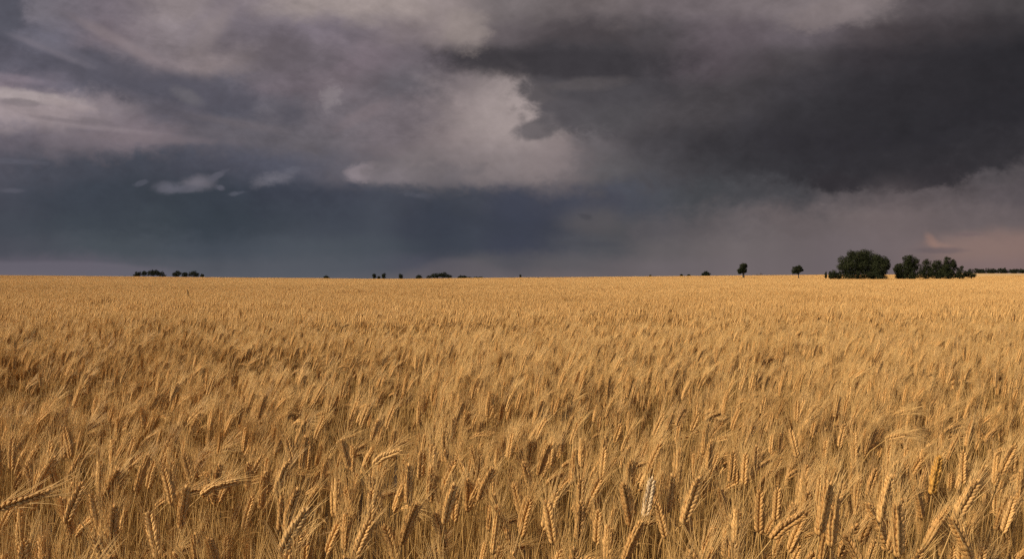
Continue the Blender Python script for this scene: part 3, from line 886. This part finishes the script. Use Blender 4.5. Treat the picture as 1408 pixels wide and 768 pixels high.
ng.interface.new_socket('Geometry', in_out='INPUT', socket_type='NodeSocketGeometry')
ng.interface.new_socket('Geometry', in_out='OUTPUT', socket_type='NodeSocketGeometry')
gi = ng.nodes.new('NodeGroupInput'); go = ng.nodes.new('NodeGroupOutput')
ip = ng.nodes.new('GeometryNodeInstanceOnPoints')
ci = ng.nodes.new('GeometryNodeCollectionInfo')
ci.inputs['Collection'].default_value = LIB
ci.inputs['Separate Children'].default_value = True
ci.inputs['Reset Children'].default_value = True
def named(nm, typ):
    n = ng.nodes.new('GeometryNodeInputNamedAttribute'); n.data_type = typ; n.inputs['Name'].default_value = nm
    return n.outputs[0]
e2r = ng.nodes.new('FunctionNodeEulerToRotation')
ng.links.new(named('rot', 'FLOAT_VECTOR'), e2r.inputs[0])
ng.links.new(gi.outputs[0], ip.inputs['Points'])
ng.links.new(ci.outputs[0], ip.inputs['Instance'])
ip.inputs['Pick Instance'].default_value = True
ng.links.new(named('vid', 'INT'), ip.inputs['Instance Index'])
ng.links.new(e2r.outputs[0], ip.inputs['Rotation'])
ng.links.new(named('scl', 'FLOAT_VECTOR'), ip.inputs['Scale'])
ng.links.new(ip.outputs[0], go.inputs[0])
md = field.modifiers.new('scatter', 'NODES'); md.node_group = ng

# ------------------------------------------------------------------ trees
def crown_mesh(lobes, leaf, count, mat, seed, core=.48):
    """many small leaf clumps through the volume of a few uneven lobes; lobes: (x, y, z, rx, ry, rz) in metres"""
    rg = np.random.default_rng(seed)
    lobes = np.asarray(lobes, float)
    vol = lobes[:, 3] * lobes[:, 5]
    # every lobe breaks into clumps with gaps between them
    cl = []
    for L_, w in zip(lobes, vol / vol.sum()):
        nc = max(5, int(34 * w * math.sqrt(len(lobes))))
        d = rg.normal(0, 1, (nc, 3)); d /= np.linalg.norm(d, axis=1)[:, None]
        rr = rg.uniform(.5, 1.04, nc)[:, None]
        c = L_[:3] + d * rr * L_[3:6]
        s = rg.uniform(.24, .42, nc)[:, None] * L_[3:6].min()
        cl.append(np.concatenate([c, s], 1))
    cl = np.concatenate(cl)
    pick = rg.choice(len(cl), count, p=cl[:, 3] ** 2 / (cl[:, 3] ** 2).sum())
    d = rg.normal(0, 1, (count, 3)); d /= np.linalg.norm(d, axis=1)[:, None]
    c = cl[pick, :3] + d * (cl[pick, 3] * rg.uniform(.5, 1.08, count))[:, None]
    ncore = int(count * core)                              # leaves deep inside, so that only the rim lets light through
    lp = rg.choice(len(lobes), ncore, p=vol / vol.sum())
    c[:ncore] = lobes[lp, :3] + d[:ncore] * (rg.random(ncore) ** .4)[:, None] * lobes[lp, 3:6] * .86
    nrm = d * .8 + rg.normal(0, .55, (count, 3)); nrm /= np.linalg.norm(nrm, axis=1)[:, None]
    a_ = np.cross(nrm, rg.normal(0, 1, (count, 3))); a_ /= np.linalg.norm(a_, axis=1)[:, None]
    b_ = np.cross(nrm, a_)
    s = (leaf * rg.uniform(.6, 1.3, count))[:, None]
    q = np.stack([c - a_ * s * .5, c - b_ * s * .32 + nrm * s * .1, c + a_ * s * .5, c + b_ * s * .32 + nrm * s * .1], 1)
    me = mesh_from('crown', q.reshape(-1, 3), np.arange(count * 4).reshape(-1, 4), [mat])
    at_ = me.attributes.new('tint', 'FLOAT', 'POINT')
    at_.data.foreach_set('value', np.repeat(rg.random(len(cl))[pick] * .7 + rg.random(count) * .3, 4).astype(np.float32))
    return me

def trunk_mesh(h, r0, lobes, seed, fork=.45):
    rg = np.random.default_rng(seed)
    g = Geo()
    top = np.array([rg.normal(0, .03) * h, 0, h])
    n = 6; u = np.linspace(0, 1, n)[:, None]
    pts = top * u + np.concatenate([np.zeros((1, 3)), rg.normal(0, .012 * h, (n - 1, 3)) * [1, 1, 0]])
    pts[0, 2] -= .15
    tube(g, pts, np.linspace(r0 * 1.25, r0 * .5, n), 8, 0)
    for L_ in lobes:
        st = pts[min(n - 1, max(1, int(n * rg.uniform(fork, .95))))]
        en = np.asarray(L_[:3]) + np.array([0, 0, L_[5] * .2])
        v = np.linspace(0, 1, 5)[:, None]
        lp = st + (en - st) * v + np.array([0, 0, 1.0]) * (v * (1 - v)) * .25 * np.linalg.norm(en - st) + rg.normal(0, .01 * h, (5, 3)) * v * (1 - v) * 4
        tube(g, lp, np.linspace(r0 * .5, r0 * .12, 5), 6, 0)
    return mesh_from('trunk', g.verts(), g.F, [M_BARK], smooth=True)

def tree(name, label, cat, Y, spec, leaf=.38, count=900, mat=None, trunk_px=None, base_px=None, group=None, seed=1, trunk_r=None, n_density=1.0):
    """spec: lobes (px, py, half width px, half height px [, depth offset m]) as the tree stands at distance Y"""
    k = Y / FPX
    cx = sum(s[0] * s[2] for s in spec) / sum(s[2] for s in spec) if base_px is None else base_px
    X0 = at(cx, Y)
    Z0 = float(ground_z(X0, Y))
    root = bpy.data.objects.new(name, None)
    COL.objects.link(root)
    root.location = (X0, Y, Z0)
    lobes = []
    for s in spec:
        rx, rz = s[2] * k, s[3] * k
        lobes.append((at(s[0], Y) - X0, s[4] if len(s) > 4 else 0.0, zpix(s[1], Y) - Z0, rx, min(max(rx * .9, rz * .8), 5.5), rz))
    hi = max(l[2] for l in lobes); lo = min(l[2] - l[5] for l in lobes)
    r0 = trunk_r or max(.12, .035 * (hi + 1))
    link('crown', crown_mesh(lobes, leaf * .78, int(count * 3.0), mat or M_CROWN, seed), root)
    link('trunk', trunk_mesh(max(hi * .9, .6), r0, lobes, seed + 50), root)
    tag(root, label, cat, group)
    return root

G_WOOD = 'trees of the grove on the right'
D = 262
tree('broadleaf_tree', 'biggest dark broadleaf tree with a wide domed crown, largest in the grove', 'tree', D,
     [(1172, 364, 17, 17), (1180, 355, 16, 12), (1190, 360, 18, 17), (1162, 368, 11, 14), (1186, 375, 24, 9), (1166, 377, 13, 7), (1200, 366, 12, 16), (1176, 350, 12, 7), (1168, 381, 18, 5), (1190, 381, 20, 5)], .42, 9000, seed=3, group=G_WOOD, trunk_r=.45)
tree('broadleaf_tree', 'dark tree joined to the right side of the biggest tree, with airy right edge', 'tree', D - 4,
     [(1208, 366, 12, 14), (1214, 358, 9, 8), (1218, 365, 8, 6), (1203, 377, 14, 7), (1212, 376, 8, 6), (1208, 381, 15, 5)], .40, 4200, seed=4, group=G_WOOD, trunk_r=.3)
tree('leafy_bush', 'low rounded dark bush at the left foot of the biggest tree', 'bush', D - 6,
     [(1147, 378, 7, 6), (1153, 379, 6, 6), (1143, 380, 4, 4)], .32, 1100, seed=5, group=G_WOOD, trunk_r=.1)
tree('small_conifer', 'small dark pointed tree just left of the low bush, nearer to the biggest tree', 'tree', D + 6,
     [(1141, 377.5, 2.0, 2.8), (1141, 374.5, 1.4, 2.2), (1141.4, 380.5, 2.2, 2.5)], .26, 420, seed=6, trunk_r=.08)
tree('small_conifer', 'smaller dark pointed tree standing leftmost in front of the grove', 'tree', D + 14,
     [(1135.6, 377.5, 1.7, 2.3), (1135.6, 374.8, 1.2, 1.8), (1135.6, 380.2, 1.9, 2.2)], .26, 380, seed=7, trunk_r=.08)
tree('broadleaf_tree', 'shorter round tree at the left end of the second clump, beside the field gap', 'tree', D,
     [(1235, 368, 6.5, 7), (1238, 376, 7.5, 7), (1232, 371, 4.5, 4), (1239, 380.5, 8, 5)], .36, 1700, seed=8, group=G_WOOD, trunk_r=.2)
tree('broadleaf_tree', 'tall full tree, second from the left in the second clump', 'tree', D - 3,
     [(1250, 360, 9, 9), (1257, 364, 7.5, 10), (1246, 366, 7, 9), (1253, 375, 11, 8), (1244, 355.5, 4, 4), (1252, 380, 13, 5)], .38, 3600, seed=9, group=G_WOOD, trunk_r=.3)
tree('broadleaf_tree', 'narrow brownish green tree in the middle of the second clump', 'tree', D + 3,
     [(1273, 364.5, 7.5, 9), (1272, 373, 8.5, 9), (1274, 359.5, 5.5, 4.5), (1272, 379.5, 9, 5), (1266, 375, 5, 8), (1279, 375, 5, 8)], .36, 1700, seed=10, group=G_WOOD, trunk_r=.2)
tree('broadleaf_tree', 'square shouldered dark tree between the narrow one and the tall right one', 'tree', D,
     [(1287, 364, 7, 8.5), (1290, 373, 9, 9), (1283, 370, 5, 8), (1292, 361, 4.5, 5), (1288, 379.5, 11, 5), (1281, 376, 6, 7), (1296, 372, 6, 9)], .38, 2300, seed=11, group=G_WOOD, trunk_r=.25)
tree('broadleaf_tree', 'tall dark tree with two lobed top, right of the square shouldered one', 'tree', D - 4,
     [(1302, 358, 5, 7), (1310, 362, 6, 7), (1303, 369, 9, 10), (1300, 376, 10, 7), (1313, 366, 3.5, 5), (1304, 379.5, 13, 5)], .38, 3000, seed=12, group=G_WOOD, trunk_r=.3)
tree('broadleaf_tree', 'small crooked tree at the right end of the second clump', 'tree', D + 4,
     [(1319, 373, 4.5, 6), (1322, 367.5, 3, 3), (1317, 378, 4.5, 4.5), (1320, 380, 6, 3.5)], .32, 900, seed=13, group=G_WOOD, trunk_r=.12)
tree('leafy_bush', 'low dark bush at the right end of the grove in front of the far treeline', 'bush', D + 6,
     [(1329, 377, 6, 4.5), (1337, 378.5, 6.5, 3.5), (1324, 379, 4, 3.5)], .3, 1100, seed=14, group=G_WOOD, trunk_r=.1)
tree('field_tree', 'lone tree with a thick trunk and tall irregular crown in the open field', 'tree', 330,
     [(1021.5, 366, 5, 4.8), (1019, 372, 5.5, 4.2), (1024, 371, 3.8, 5), (1025.5, 365, 2.6, 2.2), (1017, 375, 3, 2)], .36, 1900, seed=15, base_px=1022.5, trunk_r=.42)
tree('field_tree', 'lone small tree with an umbrella crown on a thin bare trunk', 'tree', 300,
     [(1093, 371, 4.8, 5), (1099, 369.6, 5.8, 5), (1096.5, 373.5, 4.5, 3.6), (1103, 371.5, 2.6, 2.2), (1090.5, 374, 2.5, 2.5)], .32, 1600, seed=16, base_px=1098, trunk_r=.2)

# far trees whose feet the crest of the field hides
FAR = [  # name, label, category, distance, lobes
 ('far_tree', 'lowest tree at the left end of the leftmost far clump', 'tree', 520, [(190, 376.5, 5, 3.5), (186, 378, 4, 2.2)]),
 ('far_tree', 'small round tree second in the leftmost far clump', 'tree', 520, [(198.5, 375.5, 4, 3.8)]),
 ('far_tree', 'widest domed tree, highest of the leftmost far clump', 'tree', 515, [(208, 375, 6, 4.6), (214, 374.6, 6.5, 4.6), (221, 376.5, 6, 3.6), (226, 378.5, 4, 2)]),
 ('far_tree', 'highest round tree of the second far clump from the left', 'tree', 515, [(244, 375.6, 5.5, 4.4), (240, 377, 4, 3)]),
 ('far_tree', 'middle low tree of the second far clump from the left', 'tree', 520, [(254, 376.8, 5, 3.4)]),
 ('far_tree', 'broad flat topped tree of the second far clump from the left', 'tree', 515, [(266, 376.2, 7, 3.9), (271, 377.2, 4, 3)]),
 ('far_bush', 'tiny bush at the right end of the second far clump from the left', 'bush', 510, [(278, 378.3, 2.8, 2.2)]),
 ('far_bush', 'lone low round bush on the skyline between the left clumps and the middle trees', 'bush', 470, [(448.5, 380.6, 4.4, 2.4)]),
 ('far_tree', 'narrow tree at the left of the pair near the middle of the skyline', 'tree', 470, [(514.5, 379, 2.7, 3.8)]),
 ('far_bush', 'tiny low bush between the pair of narrow trees on the skyline', 'bush', 470, [(521, 381.2, 2.4, 1.8)]),
 ('far_tree', 'narrow tree at the right of the pair near the middle of the skyline', 'tree', 470, [(527.5, 378.8, 3, 4)]),
 ('far_tree', 'lone dark egg shaped tree on the skyline between the pair and the long clump', 'tree', 470, [(551, 379.6, 3.2, 4)]),
 ('far_bush', 'pale green round bush at the left end of the long middle clump', 'bush', 470, [(576, 380.4, 4.6, 3)]),
 ('far_tree', 'wide humped tree, highest of the long middle clump', 'tree', 480, [(598, 378.6, 7, 4), (610, 378, 8, 4.4), (618, 380, 5, 3), (590, 380.4, 5, 2.6)]),
 ('far_tree', 'low spreading tree right of the wide humped tree in the middle', 'tree', 480, [(637, 380.4, 6, 2.6), (644, 381.2, 5, 1.6), (632, 381, 4, 2)]),
 ('far_bush', 'very low flat bush ending the long middle clump on the right', 'bush', 480, [(655, 381.4, 5, 1.4), (661, 381.2, 3, 1.4)]),
 ('far_tree', 'single thin dark sapling standing alone at the middle of the skyline', 'tree', 440, [(715.5, 378.6, 1.2, 2.0), (715.5, 380.6, .9, 2.0)]),
 ('far_bush', 'tiniest dark bush alone on the skyline right of the thin sapling', 'bush', 440, [(894, 379, 1.5, 1.4)]),
 ('far_bush', 'small low bush, left of two specks on the skyline', 'bush', 440, [(937, 378.2, 2.2, 1.7)]),
 ('far_bush', 'small low bush, right of two specks on the skyline', 'bush', 440, [(947, 378.4, 2.8, 1.6)]),
 ('far_tree', 'low broad tree on the skyline just left of the thick trunked lone tree', 'tree', 440, [(968, 376.4, 4, 2.8), (973, 376.4, 4.4, 3), (970.5, 374.6, 3, 2.2)]),
]
for i, (nm, lab, cat, Y, sp) in enumerate(FAR):
    area = sum(s[2] * s[3] for s in sp)
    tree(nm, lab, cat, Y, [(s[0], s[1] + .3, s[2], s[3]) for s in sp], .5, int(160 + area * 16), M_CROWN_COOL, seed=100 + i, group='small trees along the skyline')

# dead branches lying on the crest
root = bpy.data.objects.new('dead_branch', None); COL.objects.link(root)
Y = 405; X0 = at(1045, Y); Z0 = float(ground_z(X0, Y))
root.location = (X0, Y, Z0)
g = Geo()
kx = Y / FPX
for (x0, y0, x1, y1, r_) in ((-1, 379.5, -4.5, 376.6, .16), (-1, 379.5, 1.6, 374.2, .15), (.6, 376.3, 4.5, 376.9, .12), (-1, 379.5, 2.5, 377.2, .14), (-3, 377.9, -5.5, 377.3, .1)):
    p0 = np.array([x0 * kx, 0, zpix(y0, Y) - Z0]); p1 = np.array([x1 * kx, .3, zpix(y1, Y) - Z0])
    u = np.linspace(0, 1, 4)[:, None]
    tube(g, p0 + (p1 - p0) * u + np.array([0, 0, .15]) * u * (1 - u), np.linspace(r_, r_ * .4, 4), 6, 0)
p0 = np.array([-1 * kx, 0, -.1]); p1 = np.array([-1 * kx, 0, zpix(379.5, Y) - Z0])
tube(g, [p0, (p0 + p1) / 2 + [.05, 0, 0], p1], np.array([.2, .18, .16]), 6, 0)
link('branch', mesh_from('branch', g.verts(), g.F, [M_BARK], smooth=True), root)
tag(root, 'bare dead branches sticking out of the field between the two lone trees', 'dead branch')

# far belt of woodland on the right
rg = np.random.default_rng(8)
lob = []
Yb = 905.0
for px in np.arange(1338, 1560, 1.7):
    X = at(px, Yb)
    zt = zpix(369.6 - .006 * (px - 1340) + rg.normal(0, .7), Yb)
    zg = float(ground_z(X, Yb))
    lob.append((X, Yb + rg.uniform(-6, 6), (zt + zg) / 2, 3.2, 3.0, max(1.5, (zt - zg) / 2)))
wood = link('treeline', crown_mesh(lob, .9, 30000, M_CROWN_COOL, 5))
tag(wood, 'dark far-off belt of woodland along the right skyline', 'woodland', kind='stuff')

# tall weed standing out of the crop on the left
root = bpy.data.objects.new('tall_weed', None); COL.objects.link(root)
Yw = 19.0
Xw = at(260.5, Yw); root.location = (Xw, Yw, 0)
hw = zpix(397.5, Yw)
pw = stalk(777, R(-2), R(-6), H=hw - .2, ear=.2, lod=0, awn_scale=.5, leaves=2, fat=1.6)
mw = part_meshes(pw, M_LEAF, M_LEAF)
link('stem', mw[0], root); hd = link('seed_head', mw[1], root); link('awns', mw[2], hd)
if mw[3]: link('leaf', mw[3], root)
tag(root, 'tall thin weed rising above the wheat on the left of the field', 'weed')
